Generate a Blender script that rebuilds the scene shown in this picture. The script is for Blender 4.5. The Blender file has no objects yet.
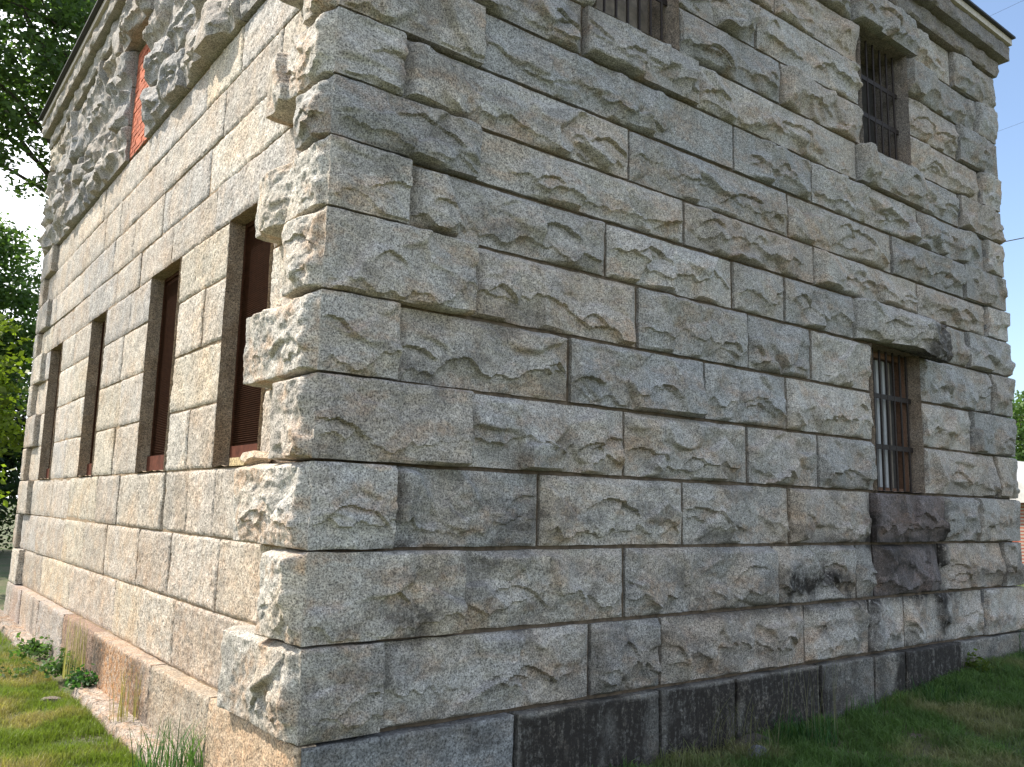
import bpy, math, random
import numpy as np
from mathutils import Matrix, Vector
random.seed(7)
SC = bpy.context.scene
COL = SC.collection

# ------------------------------------------------------------------ noise
_r = np.random.RandomState(11)
PERM = np.concatenate([_r.permutation(256)]*3)
ANG = _r.rand(256)*2*np.pi
GX, GY = np.cos(ANG), np.sin(ANG)
def pn(x, y, s=0):
    x = np.asarray(x, float)+s*17.31; y = np.asarray(y, float)+s*9.77
    xi = np.floor(x).astype(int); yi = np.floor(y).astype(int)
    fx = x-xi; fy = y-yi
    u = fx*fx*fx*(fx*(fx*6-15)+10); v = fy*fy*fy*(fy*(fy*6-15)+10)
    def g(ix, iy, dx, dy):
        h = PERM[(PERM[ix & 255]+iy) & 255]
        return GX[h]*dx+GY[h]*dy
    a = g(xi, yi, fx, fy); b = g(xi+1, yi, fx-1, fy)
    c = g(xi, yi+1, fx, fy-1); d = g(xi+1, yi+1, fx-1, fy-1)
    return ((a*(1-u)+b*u)*(1-v)+(c*(1-u)+d*u)*v)*1.5
def fbm(x, y, o=4, s=0, gain=.5):
    t = 0; a = 1
    for i in range(o):
        t = t+a*pn(x*2**i, y*2**i, s+i*3.1); a *= gain
    return t
def sst(a, b, x):
    t = np.clip((x-a)/(b-a), 0, 1); return t*t*(3-2*t)

# ------------------------------------------------------------------ scene helpers
def link(o, parent=None):
    COL.objects.link(o)
    if parent is not None: o.parent = parent
    return o
def tag(o, label=None, cat=None, group=None, kind=None):
    if label: o['label'] = label
    if cat: o['category'] = cat
    if group: o['group'] = group
    if kind: o['kind'] = kind
    return o
def empty(name, loc=(0, 0, 0)):
    o = bpy.data.objects.new(name, None); o.location = loc
    return link(o)

class MB:
    """collects vertices, faces, colours and material slots; build() links ONE mesh object"""
    def __init__(s):
        s.v = []; s.q = []; s.t = []; s.c = []; s.st = []; s.n = 0; s.qm = []; s.tm = []
    def add(s, V, Q=None, T=None, col=(.4, .4, .4), stain=0., m=0):
        V = np.asarray(V, float).reshape(-1, 3); k = len(V)
        s.v.append(V)
        c = np.asarray(col, float)
        if c.ndim == 1: c = np.tile(c, (k, 1))
        s.c.append(c)
        st = np.asarray(stain, float)
        if st.ndim == 0: st = np.zeros((k, 2))+st
        s.st.append(st)
        if Q is not None and len(Q):
            Q = np.asarray(Q, int); s.q.append(Q+s.n); s.qm.append(np.full(len(Q), m))
        if T is not None and len(T):
            T = np.asarray(T, int); s.t.append(T+s.n); s.tm.append(np.full(len(T), m))
        s.n += k
    def box(s, x0, x1, y0, y1, z0, z1, col=(.4, .4, .4), m=0, stain=0.):
        V = [(x, y, z) for z in (z0, z1) for y in (y0, y1) for x in (x0, x1)]
        s.add(V, [(0, 2, 3, 1), (4, 5, 7, 6), (0, 1, 5, 4), (2, 6, 7, 3), (0, 4, 6, 2), (1, 3, 7, 5)], col=col, m=m, stain=stain)
    def tube(s, pts, rad, n=8, col=(.3, .3, .3), m=0, cap=True):
        pts = [Vector(p) for p in pts]; V = []; Q = []; T = []
        ref = Vector((0.13, 0.27, 1)).normalized()
        for i, p in enumerate(pts):
            d = (pts[min(i+1, len(pts)-1)]-pts[max(i-1, 0)]).normalized()
            a = d.cross(ref)
            if a.length < .1: a = d.cross(Vector((1, 0, 0)))
            a.normalize(); b = d.cross(a)
            r = rad[i] if hasattr(rad, '__len__') else rad
            for k in range(n):
                t = 2*math.pi*k/n
                V.append(p+a*(r*math.cos(t))+b*(r*math.sin(t)))
        for i in range(len(pts)-1):
            for k in range(n):
                Q.append((i*n+k, i*n+(k+1) % n, (i+1)*n+(k+1) % n, (i+1)*n+k))
        if cap:
            V.append(pts[0]); V.append(pts[-1]); L = len(V)
            for k in range(n):
                T.append((L-2, (k+1) % n, k)); T.append((L-1, (len(pts)-1)*n+k, (len(pts)-1)*n+(k+1) % n))
        s.add([tuple(p) for p in V], Q, T, col=col, m=m)
    def build(s, name, mats, parent=None, smooth=False, sharp=None):
        me = bpy.data.meshes.new(name)
        V = np.concatenate(s.v).astype(np.float32)
        Q = np.concatenate(s.q) if s.q else np.zeros((0, 4), int)
        T = np.concatenate(s.t) if s.t else np.zeros((0, 3), int)
        me.vertices.add(len(V)); me.vertices.foreach_set('co', V.ravel())
        li = np.concatenate([Q.ravel(), T.ravel()]).astype(np.int32)
        me.loops.add(len(li)); me.loops.foreach_set('vertex_index', li)
        st = np.concatenate([np.arange(len(Q))*4, len(Q)*4+np.arange(len(T))*3]).astype(np.int32)
        me.polygons.add(len(Q)+len(T)); me.polygons.foreach_set('loop_start', st)
        mi = np.concatenate([np.concatenate(s.qm) if s.qm else np.zeros(0), np.concatenate(s.tm) if s.tm else np.zeros(0)]).astype(np.int32)
        me.polygons.foreach_set('material_index', mi)
        me.update(calc_edges=True)
        me.polygons.foreach_set('use_smooth', np.full(len(Q)+len(T), smooth))
        if not isinstance(mats, (list, tuple)): mats = [mats]
        for m in mats: me.materials.append(m)
        ca = me.color_attributes.new('Col', 'FLOAT_COLOR', 'POINT')
        C = np.ones((len(V), 4), np.float32); C[:, :3] = np.concatenate(s.c)
        ca.data.foreach_set('color', C.ravel())
        S = np.concatenate(s.st)
        for k, nm in enumerate(('stain', 'rust')):
            a = me.attributes.new(nm, 'FLOAT', 'POINT'); a.data.foreach_set('value', S[:, k].astype(np.float32))
        if smooth and sharp: me.set_sharp_from_angle(angle=math.radians(sharp))
        me.validate()
        o = bpy.data.objects.new(name, me)
        return link(o, parent)

# ------------------------------------------------------------------ materials
def nmat(name):
    m = bpy.data.materials.new(name); m.use_nodes = True
    nt = m.node_tree; b = nt.nodes['Principled BSDF']
    return m, nt, b
def N(nt, t, **kw):
    n = nt.nodes.new(t)
    for k, v in kw.items():
        if k.startswith('i_'): n.inputs[k[2:].replace('_', ' ')].default_value = v
        else: setattr(n, k, v)
    return n
def ramp(nt, inp, pts):
    r = nt.nodes.new('ShaderNodeValToRGB'); e = r.color_ramp.elements
    while len(e) < len(pts): e.new(.5)
    for k, (p, c) in enumerate(pts):
        e[k].position = p; e[k].color = (c, c, c, 1) if not hasattr(c, '__len__') else (*c, 1)
    nt.links.new(inp, r.inputs[0]); return r.outputs[0]
def mix(nt, f, a, b, mode='MIX'):
    m = nt.nodes.new('ShaderNodeMix'); m.data_type = 'RGBA'; m.blend_type = mode
    for v, k in ((f, 0), (a, 6), (b, 7)):
        if hasattr(v, 'links') or hasattr(v, 'is_linked'): nt.links.new(v, m.inputs[k])
        elif hasattr(v, '__len__'): m.inputs[k].default_value = (*v, 1)
        else: m.inputs[k].default_value = v if k == 0 else (v, v, v, 1)
    return m.outputs[2]
def noise(nt, vec, scale, detail=2, rough=.5, dist=0):
    n = N(nt, 'ShaderNodeTexNoise'); n.inputs['Scale'].default_value = scale
    n.inputs['Detail'].default_value = detail; n.inputs['Roughness'].default_value = rough
    n.inputs['Distortion'].default_value = dist
    nt.links.new(vec, n.inputs['Vector']); return n.outputs['Fac']
def mul(nt, a, b, op='MULTIPLY'):
    m = N(nt, 'ShaderNodeMath', operation=op); m.use_clamp = op == 'MULTIPLY'
    for i, v in enumerate((a, b)):
        if hasattr(v, 'is_linked'): nt.links.new(v, m.inputs[i])
        else: m.inputs[i].default_value = v
    return m.outputs[0]
def granite(name, bump=.5, tan=.5, grain=1.0, contrast=1.0):
    m, nt, b = nmat(name)
    tc = N(nt, 'ShaderNodeNewGeometry'); P = tc.outputs['Position']
    col = N(nt, 'ShaderNodeVertexColor', layer_name='Col').outputs[0]
    g1 = noise(nt, P, 95*grain, 3, .75); g2 = noise(nt, P, 34*grain, 2, .6); g3 = noise(nt, P, 5, 4, .6); g4 = noise(nt, P, 1.6, 4, .6, .6)
    c = contrast
    sp = ramp(nt, g1, [(.36, max(.04, 1-.72*c)), (.47, 1-.18*c), (.56, 1+.15*c), (.68, 1+.62*c)])
    base = mix(nt, 1., col, sp, 'MULTIPLY')
    base = mix(nt, 1., base, ramp(nt, g2, [(.3, .74), (.7, 1.22)]), 'MULTIPLY')
    base = mix(nt, 1., base, ramp(nt, g3, [(.3, .8), (.7, 1.16)]), 'MULTIPLY')
    tf = mul(nt, ramp(nt, g4, [(.46, 0.), (.66, 1.)]), tan)
    base = mix(nt, tf, base, mix(nt, 1., base, (1.12, .86, .58), 'MULTIPLY'))
    ru = N(nt, 'ShaderNodeAttribute', attribute_name='rust').outputs['Fac']
    rn = ramp(nt, noise(nt, P, 14, 4, .65), [(.35, .15), (.62, 1.)])
    base = mix(nt, mul(nt, ru, rn), base, mix(nt, 1., base, (.95, .56, .27), 'MULTIPLY'))
    st = N(nt, 'ShaderNodeAttribute', attribute_name='stain').outputs['Fac']
    mp = N(nt, 'ShaderNodeMapping'); mp.inputs['Scale'].default_value = (9, 9, 1.4); nt.links.new(P, mp.inputs[0])
    sn = ramp(nt, mix(nt, .5, noise(nt, mp.outputs[0], 2.2, 5, .7), noise(nt, P, 26, 4, .7)), [(.38, .35), (.50, 1.)])
    base = mix(nt, mul(nt, st, sn), base, (.026, .021, .017))
    nt.links.new(base, b.inputs['Base Color'])
    b.inputs['Roughness'].default_value = .82; b.inputs['Specular IOR Level'].default_value = .35
    hh = mix(nt, .5, g1, g2)
    bp = N(nt, 'ShaderNodeBump'); bp.inputs['Strength'].default_value = bump; bp.inputs['Distance'].default_value = .012
    nt.links.new(hh, bp.inputs['Height']); nt.links.new(bp.outputs[0], b.inputs['Normal'])
    return m
def plain(name, col, rough=.7, metal=0, nscale=20, amt=.3, bump=0., spec=.4):
    m, nt, b = nmat(name)
    P = N(nt, 'ShaderNodeNewGeometry').outputs['Position']
    n = noise(nt, P, nscale, 5, .65)
    c = mix(nt, 1., col, ramp(nt, n, [(.3, 1-amt), (.7, 1+amt)]), 'MULTIPLY')
    nt.links.new(c, b.inputs['Base Color']); b.inputs['Roughness'].default_value = rough; b.inputs['Metallic'].default_value = metal
    b.inputs['Specular IOR Level'].default_value = spec
    if bump:
        bp = N(nt, 'ShaderNodeBump'); bp.inputs['Strength'].default_value = bump; bp.inputs['Distance'].default_value = .01
        nt.links.new(n, bp.inputs['Height']); nt.links.new(bp.outputs[0], b.inputs['Normal'])
    return m
def vcol(name, rough=.6, trans=0., spec=.3, nscale=30, amt=.25):
    m, nt, b = nmat(name)
    col = N(nt, 'ShaderNodeVertexColor', layer_name='Col').outputs[0]
    P = N(nt, 'ShaderNodeNewGeometry').outputs['Position']
    c = mix(nt, 1., col, ramp(nt, noise(nt, P, nscale, 3), [(.3, 1-amt), (.7, 1+amt)]), 'MULTIPLY')
    nt.links.new(c, b.inputs['Base Color']); b.inputs['Roughness'].default_value = rough
    b.inputs['Specular IOR Level'].default_value = spec
    if trans:
        t = N(nt, 'ShaderNodeBsdfTranslucent'); nt.links.new(mix(nt, 1., c, (1.15, 1.35, .6), 'MULTIPLY'), t.inputs[0])
        ms = N(nt, 'ShaderNodeMixShader'); ms.inputs[0].default_value = trans
        nt.links.new(b.outputs[0], ms.inputs[1]); nt.links.new(t.outputs[0], ms.inputs[2])
        nt.links.new(ms.outputs[0], nt.nodes['Material Output'].inputs[0])
    return m
M_ROCK = granite('rock_faced_granite', .7, .35, .9, 1.08)
M_SMOOTH = granite('tooled_granite', 1.0, .35, .62, 1.0)
M_MORTAR = plain('mortar', (.27, .195, .12), .95, 0, 18, .4, .6)
M_MORTAR_D = plain('mortar_weathered', (.12, .088, .06), .95, 0, 14, .5, .6)
M_IRON = plain('old_iron', (.035, .026, .022), .65, .4, 60, .5, .3)
M_SCREEN = plain('red_brown_painted_steel', (.058, .023, .011), .85, .0, 25, .45, .1, .1)
M_PLATE = plain('rusty_plate', (.10, .034, .02), .85, 0, 12, .4, .1, .1)
M_WOOD = plain('old_brown_wood', (.16, .085, .05), .8, 0, 30, .4, .4)
M_BOARD = plain('grey_boards', (.22, .185, .15), .8, 0, 9, .35, .3)
M_SLAT = plain('white_slats', (.42, .42, .42), .6, 0, 8, .15)
M_DARK = plain('dark_interior', (.06, .055, .05), .9)  # dark colour stands in for the unlit interior behind the windows
M_PAINT = plain('weathered_eaves_paint', (.50, .44, .37), .7, 0, 30, .25, .2)
M_ROOF = plain('dark_roofing', (.035, .034, .036), .8, 0, 20, .3, .3)
M_EDGE = plain('dark_roof_edge', (.03, .03, .032), .6)

# ------------------------------------------------------------------ masonry
ZS = dict(G0=-2.3, J=-1.195, I=-.6, H=0., G=.588, F=1.172, E=1.74, D=2.32, C=2.83, B=3.28, A=3.787, P=4.29, Q=4.78, R=5.29, S=5.84, T=6.37, U=6.91)
RX = 10.67; LY = 12.6           # lengths of the two walls
RB = .05; LB = .12              # depth of the general stone planes behind the arris

def rock(U, Z, u0, u1, z0, z1, seed, amp=.06, taper=(.05, .05, .06, .035), ledges=None, slope=.12):
    rng = np.random.RandomState(int(seed) % 100000)
    L = u1-u0; H = z1-z0
    wu = U+.03*pn(U*5, Z*5, seed % 91); wz = Z+.03*pn(U*5+40, Z*5, seed % 91)
    n = int(4+L*H*8)
    cu = u0+L*rng.rand(n); cz = z0+H*rng.rand(n)
    gu = rng.randn(n)*.15; gz = -slope+rng.randn(n)*.17
    a = amp*(.35+.75*rng.rand(n))
    D = np.stack([np.hypot(wu-cu[i], (wz-cz[i])*1.25) for i in range(n)])
    D = D-D.min(0)
    W = np.exp(-D*70); W /= W.sum(0)
    h = sum(W[i]*(a[i]+gu[i]*(U-cu[i])+gz[i]*(Z-cz[i])) for i in range(n))
    nl = ((rng.rand() < .85)+(rng.rand() < .4)+(L > 1.7)) if ledges is None else ledges
    for k in range(nl):
        c = .10+.30*rng.rand() if k == 0 else .15+.65*rng.rand()
        ww = L*(.35+.5*rng.rand()) if k == 0 else L*(.12+.25*rng.rand())
        cc = u0+L*rng.rand()
        nz = pn(U*2.6, U*0+k*3.3, seed % 83)
        zl = z0+H*c+.16*H*nz-.20*H*np.abs(pn(U*3.3, U*0+k*7.7, seed % 71))+.018*pn(U*13, Z*6, seed % 13)
        win = sst(0, .2, ww/2-np.abs(U-cc))
        d = Z-zl
        dep = (.020+.030*rng.rand())*(amp/.06)**.7
        h = h+win*dep*np.where(d > 0, np.exp(-d/.17)*.8, -.55*np.exp(d/.10))*sst(-.012, .012, np.abs(d)+.004)
    h = h+.011*fbm(U*9, Z*11, 4, seed % 57, .6)+.006*np.abs(pn(U*28, Z*30, seed % 31))
    h = np.clip(h, -.004, amp*2.3)
    e = np.ones_like(h)
    jit = .012*pn(U*9, Z*9, seed % 43)
    for dist, w in ((U-u0, taper[0]), (u1-U, taper[1]), (Z-z0, taper[2]), (z1-Z, taper[3])):
        if w > 0: e = e*(.06+.94*sst(-.004, w, dist+jit))
    return h*e
def pitched(U, Z, u0, u1, z0, z1, seed, amp=.07, taper=(.05, .05, 0, .03), under=1., facet=1.):
    """quarry-faced block: swells out downwards to a broken ledge, then cuts back steeply to its bottom edge"""
    rng = np.random.RandomState(int(seed) % 100000)
    L = u1-u0; H = z1-z0; sd = seed % 97
    k1, k2, k3 = rng.rand(3)
    cusp = np.abs(pn(U*3.1+k1*9, U*0+k2*7, sd))
    zl = z0+H*(.24+.20*k1)*under+H*(.24*pn(U*1.5, U*0+k3*5, sd+1)-.26*cusp+.06*pn(U*11, U*0+3, sd+2))+.012*pn(U*9, Z*11, sd)
    zl = np.clip(zl, z0+.018, z1-.12*H)
    hl = amp*np.clip(.80+.75*pn(U*1.9+3, U*0+k1*4, sd+3)+.35*cusp, .3, 1.4)
    s_ = np.clip((Z-zl)/(z1-zl), 0, 1)
    top = .25+.5*k2
    above = hl*(1-(1-top)*s_**(.8+.9*k3))
    t = np.clip((Z-z0)/(zl-z0), 0, 1)
    below = hl*(.10+.50*t**(1.1+.8*k1))
    h = np.where(Z > zl, above, below)
    # broad fracture planes
    n = int(3+L*H*7)
    wu = U+.04*pn(U*4, Z*4, seed % 91); wz = Z+.04*pn(U*4+40, Z*4, seed % 91)
    cu = u0+L*rng.rand(n); cz = z0+H*rng.rand(n); a = rng.randn(n)*.010
    gu = rng.randn(n)*.14; gv = rng.randn(n)*.15
    D = np.stack([np.hypot(wu-cu[i], (wz-cz[i])*1.2) for i in range(n)]); D = D-D.min(0)
    W = np.exp(-D*90); W /= W.sum(0)
    h = h+facet*sum(W[i]*(a[i]+gu[i]*(U-cu[i])+gv[i]*(Z-cz[i])) for i in range(n))
    # one or two secondary chips
    for k in range(int(rng.rand() < .8)+int(L > 1.3)):
        c0 = u0+L*rng.rand(); w0 = .12+.25*rng.rand(); zc = z0+H*(.35+.4*rng.rand())
        zz = zc-.5*H*((U-c0)/max(w0, .1))**2*.5+.02*pn(U*11, U*0+k, sd+7)+(rng.rand()-.5)*.5*(U-c0)
        d = Z-zz; win = sst(0, .10, w0-np.abs(U-c0))
        h = h+win*(.020+.022*rng.rand())*np.where(d > 0, np.exp(-d/.10)*.7, -.7*np.exp(d/.07))
    h = h+facet*(.008*fbm(U*8, Z*9, 4, seed % 57, .6)+.005*np.abs(pn(U*24, Z*26, seed % 31)))
    h = np.clip(h, -.002, amp*1.9)
    e = np.ones_like(h); jit = .014*pn(U*8, Z*8, seed % 43)
    for dist, w in ((U-u0, taper[0]), (u1-U, taper[1]), (z1-Z, taper[3])):
        if w > 0: e = e*(.05+.95*sst(-.004, w, dist+jit)**.8)
    e = e*(.05+.95*sst(-.002, .022, Z-z0))
    return h*e
def tooled(U, Z, u0, u1, z0, z1, seed, rough=1.):
    rng = np.random.RandomState(int(seed) % 100000)
    h = rng.uniform(-.006, .007)+rough*(.0045*fbm(U*3.5, Z*3.5, 3, seed % 37)+.004*fbm(U*22, Z*22, 3, seed % 29, .7))
    h = h+rng.randn()*.008*(U-(u0+u1)/2)+rng.randn()*.012*(Z-(z0+z1)/2)
    d = np.minimum(np.minimum(U-u0, u1-U), np.minimum(Z-z0, z1-Z))
    return h-.012*(1-sst(0, .018, d+.004*pn(U*12, Z*12, seed % 19)))

def axis(a, b, step):
    n = max(2, int(round((b-a)/step))+1); x = np.linspace(a, b, n); return x
def grid_faces(nu, nz, flip=False):
    i = np.arange(nz-1)[:, None]*nu+np.arange(nu-1)[None, :]
    q = np.stack([i, i+1, i+nu+1, i+nu], -1).reshape(-1, 4)
    return q[:, ::-1] if flip else q
def put_grid(mb, X, Y, Z, col, stain, back, flip=False, m=0):
    """a displaced sheet plus a skirt going back to the points 'back(X,Y,Z)'"""
    nz, nu = X.shape
    V = np.stack([X, Y, Z], -1).reshape(-1, 3)
    ring = np.concatenate([np.arange(nu), np.arange(1, nz)*nu+nu-1, (nz-1)*nu+np.arange(nu-2, -1, -1), np.arange(nz-2, 0, -1)*nu])
    B = back(V[ring])
    k = len(ring); base = len(V)
    j = np.arange(k)
    S = np.stack([ring, base+j, base+(j+1) % k, ring[(j+1) % k]], -1)
    Q = grid_faces(nu, nz, flip)
    if flip: S = S[:, ::-1]
    col = np.asarray(col, float)
    if col.ndim == 1: C = np.tile(col, (base+k, 1))
    else: C = np.concatenate([col, col[ring]])
    S2 = np.concatenate([stain, stain[ring]]) if not np.isscalar(stain) else np.zeros((base+k, 2))+stain
    mb.add(np.concatenate([V, B]), np.concatenate([Q, S]), col=C, stain=S2, m=m)

# dark water stains that run down under the windows and along the foot of the front wall
def front_stain(U, Z):
    n = fbm(U*3, Z*1.2, 4, 5); s = np.zeros_like(U)
    s += sst(1.72, 1.76, U)*(1-sst(5.2, 6.3, U+.4*n))*(1-sst(-1.27, -1.19, Z+.03*n))*1.4*(.88+.5*n)*(1-.6*sst(3.0, 3.2, U)*(1-sst(3.3, 3.5, U)))
    s += 1.3*sst(6.9, 7.3, U+.3*n)*(1-sst(8.55, 8.72, U+.1*n))*(1-sst(-1.28, -1.1, Z+.1*n))
    s += .9*np.exp(-((U-6.82-.05*n)/.10)**2)*(1-sst(.35, .6, Z))*(.35+.65*sst(-.25, -.05, Z)+.3*(Z < -.6))
    s += .8*np.exp(-((U-8.4-.06*n)/.11)**2)*(1-sst(.3, .55, Z))*sst(-1.3, -.9, Z)
    s += .75*np.exp(-((Z+.0-.05*n)/.075)**2)*sst(5.2, 5.9, U)*(1-sst(8.5, 8.8, U))*.9
    s += .85*np.exp(-((Z+.42-.14*n)/.12)**2)*sst(5.0, 5.3, U)*(1-sst(6.3, 6.6, U))
    s += .7*np.exp(-((Z+.62)/.06)**2)*sst(3.2, 3.9, U)*(1-sst(8.6, 8.9, U))
    s += .55*sst(6.9, 7.2, U)*(1-sst(8.2, 8.5, U))*sst(-.62, -.3, Z)*(1-sst(-.2, .02, Z))*(n > -.1)
    s += .35*sst(-.05, .5, n)*sst(3.3, 4.0, U)*(1-sst(8.7, 9, U))*(1-sst(-1.0, -.55, Z))
    s += .35*sst(.2, .6, fbm(U*1.3+9, Z*2.3, 4, 8))*sst(0, .3, U)*(1-sst(2.3, 2.8, U))+.38*sst(.05, .6, fbm(U*1.1+3, Z*2.6, 5, 15, .65))*(1-sst(.2, 1.6, Z))
    return np.clip(s, 0, 1)
def left_stain(U, Z):
    n = fbm(U*2.5, Z*1.3, 4, 6)
    s = .8*sst(4.9, 5.25, U+.2*n)*(1-sst(5.55, 5.7, U))*(1-sst(-1.3, -1.17, Z))
    s += .5*sst(3.2, 3.5, U+.25*n)*(1-sst(3.9, 4.2, U+.25*n))*(1-sst(-1.3, -1.17, Z))
    s += .5*np.exp(-((U-9.6)/.12)**2)*(1-sst(-1.3, -1.17, Z))
    return np.clip(s, 0, 1)
def left_rust(U, Z):
    n = fbm(U*2.2, Z*1.6, 4, 4)
    r = .75*sst(3.4, 3.8, U+.2*n)*(1-sst(5.2, 5.6, U+.2*n))*(1-sst(-1.28, -1.17, Z))
    r += .22*(1-sst(-1.0, .5, Z+.5*n))+.02
    return np.clip(r, 0, 1)
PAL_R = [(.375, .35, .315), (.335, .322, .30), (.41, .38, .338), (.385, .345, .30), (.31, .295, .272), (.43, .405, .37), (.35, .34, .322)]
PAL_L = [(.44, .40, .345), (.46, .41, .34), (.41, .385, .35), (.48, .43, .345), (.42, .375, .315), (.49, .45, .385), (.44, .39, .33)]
seedc = [100]
def nseed():
    seedc[0] += 37; return seedc[0]
GAP = .006
def front_stone(mb, u0, u1, z0, z1, base=RB, amp=.055, kind='rock', col=None, taper=(.05, .05, .06, .035), step=None, gap=.016, hfun=None, ledges=None, seed=None, xtra=0.):
    sd = seed or nseed()
    if step is None: step = .013 if u0 < 3.5 else (.017 if u0 < 6.5 else .022)
    a, b, c, d = u0+gap+.003, u1-gap-.003, z0+gap, z1-gap
    us = axis(a, b, step); zs = axis(c, d, step*.85)
    U, Z = np.meshgrid(us, zs)
    if kind == 'rock': h = pitched(U, Z, a, b, c, d, sd, amp, taper, .5 if ledges is not None else 1., 1.1)
    else: h = tooled(U, Z, a, b, c, d, sd)
    if hfun is not None: h = h+hfun(U, Z)
    X = U+.005*pn(U*7, Z*7, sd % 17); ZZ = Z+.006*pn(U*5+3, Z*5, sd % 23)
    Y = base-h
    cc = np.array(col if col is not None else random.choice(PAL_R))*random.uniform(.9, 1.12)
    st = np.stack([np.clip(front_stain(U, Z)+xtra, 0, 1), .34*sst(.0, .5, fbm(U*2.3, Z*5, 4, sd % 47))*sst(0, .7, 1-(Z-c)/(d-c)+.2)], -1).reshape(-1, 2)
    put_grid(mb, X, Y, ZZ, cc, st, lambda V: np.stack([V[:, 0], np.full(len(V), base+.14), V[:, 2]], -1))
def left_stone(mb, y0, y1, z0, z1, base=LB, amp=.10, kind='tool', col=None, step=None, gap=.0095, taper=(.04, .04, .05, .04), hfun=None, rustk=1.):
    sd = nseed()
    if step is None:
        if kind == 'rock': step = .02 if y0 < 5 else .03
        else: step = .02 if y0 < 4 else (.03 if y0 < 8 else .05)
    a, b, c, d = y0+gap, y1-gap, z0+gap, z1-gap
    us = axis(a, b, step); zs = axis(c, d, step)
    U, Z = np.meshgrid(us, zs)
    h = pitched(U, Z, a, b, c, d, sd, amp, taper, 1.1, 1.6) if kind == 'rock' else tooled(U, Z, a, b, c, d, sd, 1.5)
    if kind == 'rock': h = h+.018*np.abs(fbm(U*6, Z*5, 3, sd % 61))*sst(0, .05, Z-c)
    if hfun is not None: h = h+hfun(U, Z)
    Yy = U+.004*pn(U*6, Z*6, sd % 17); ZZ = Z+.005*pn(U*4+3, Z*4, sd % 23)
    X = base-h
    cc = np.array(col if col is not None else random.choice(PAL_L))*random.uniform(.9, 1.1)
    st = np.stack([left_stain(U, Z), np.clip(left_rust(U, Z)*rustk+.15*sst(0, .5, fbm(U*3, Z*3, 4, sd % 47)), 0, 1)], -1).reshape(-1, 2)
    put_grid(mb, X, Yy, ZZ, cc, st, lambda V: np.stack([np.full(len(V), base+.14), V[:, 1], V[:, 2]], -1), flip=True)
def corner_stone(z0, z1, lr, ll, parent, name='quoin', lamp=.085, step=.013, col=None, basel=.0):
    """near corner quoin: one sheet that wraps round the arris, rough on both faces"""
    sd = nseed(); mb = MB()
    c, d = z0+.009, z1-.009
    sR = axis(0, lr-.004, step); sL = axis(-ll, 0, step)[:-1]
    s = np.concatenate([sL, sR]); zs = axis(c, d, step*.85)
    S, Z = np.meshgrid(s, zs)
    hr = pitched(S, Z, 0, lr, c, d, sd, .042, (.10, .008, 0, .02), .7, .75)
    hr = hr*1.0
    hl = pitched(-S, Z, 0, ll, c, d, sd+13, lamp, (.10, 0.012, 0, .03), .8, 1.3)
    hl = hl*.8+(.05*sst(0, .10, -S)+.012*fbm(S*7, Z*8, 4, sd % 41, .6)*sst(0, .1, -S))*sst(0, .012, Z-c)*sst(0, .04, d-Z)
    wl = .2+.8*sst(.0, .28, ll+S); hl = hl*wl+(1-wl)*(.085+.02*fbm(S*6, Z*6, 3, sd % 33))*sst(0, .012, Z-c)*sst(0, .03, d-Z)
    t = .010*pn(S*0+2, Z*4, sd % 77)+.007*pn(S*0+2, Z*16, sd % 79)
    near = np.exp(-np.abs(S)/.05)
    right = S >= 0
    X = np.where(right, S+(t+.004)*near, t*near-hl+.004*near)
    Y = np.where(right, -hr-.0*near, -S)
    ZZ = Z+.005*pn(S*5, Z*5, sd % 23)
    cr = np.array(col or random.choice(PAL_R))*random.uniform(.95, 1.1)
    cl = cr*np.array((1.08, 1.08, 1.05))
    w = sst(-.02, .02, S).reshape(-1, 1)
    C = cl*(1-w)+cr*w
    st = np.stack([np.where(right, front_stain(S, Z), 0), np.where(right, .35*sst(.0, .5, fbm(S*2.3, Z*5, 4, sd % 47)), .5*sst(-.05, .45, fbm(S*3, Z*3, 4, sd % 49)))], -1).reshape(-1, 2)
    def back(V):
        B = V.copy()
        r = V[:, 0] > .0
        rr = (V[:, 1] < .03) & (V[:, 0] > -.03)
        B[:, 1] = np.where(rr, .20, V[:, 1]); B[:, 0] = np.where(rr, np.maximum(V[:, 0], .20), .26)
        return B
    put_grid(mb, X, Y, ZZ, C, st, back)
    return mb.build(name, [M_ROCK], parent, True, 38)

B_ = empty('stone_building', (0, 0, -1.8))
tag(B_, 'two storey grey granite block building with rock faced quoins and barred windows on the grass', 'building')
class _P: pass
OFF = Vector((0, 0, 1.8))
_link0 = link
def link(o, parent=None):       # parts of the building are written in world coordinates
    _link0(o, parent)
    if parent is B_: o.location = OFF
    return o

# openings: (a, b, z0, z1)
RW = [(6.95, 8.08, ZS['G'], ZS['D']), (2.5, 3.63, ZS['Q'], ZS['T']), (6.95, 8.12, ZS['Q'], ZS['T'])]
LW = [(1.25, 2.3, ZS['G'], ZS['C']), (3.76, 4.87, ZS['G'], ZS['C']), (7.06, 7.95, ZS['G'], ZS['C']), (10.12, 11.12, ZS['G'], ZS['C']), (5.68, 6.6, ZS['Q'], ZS['T'])]

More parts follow.
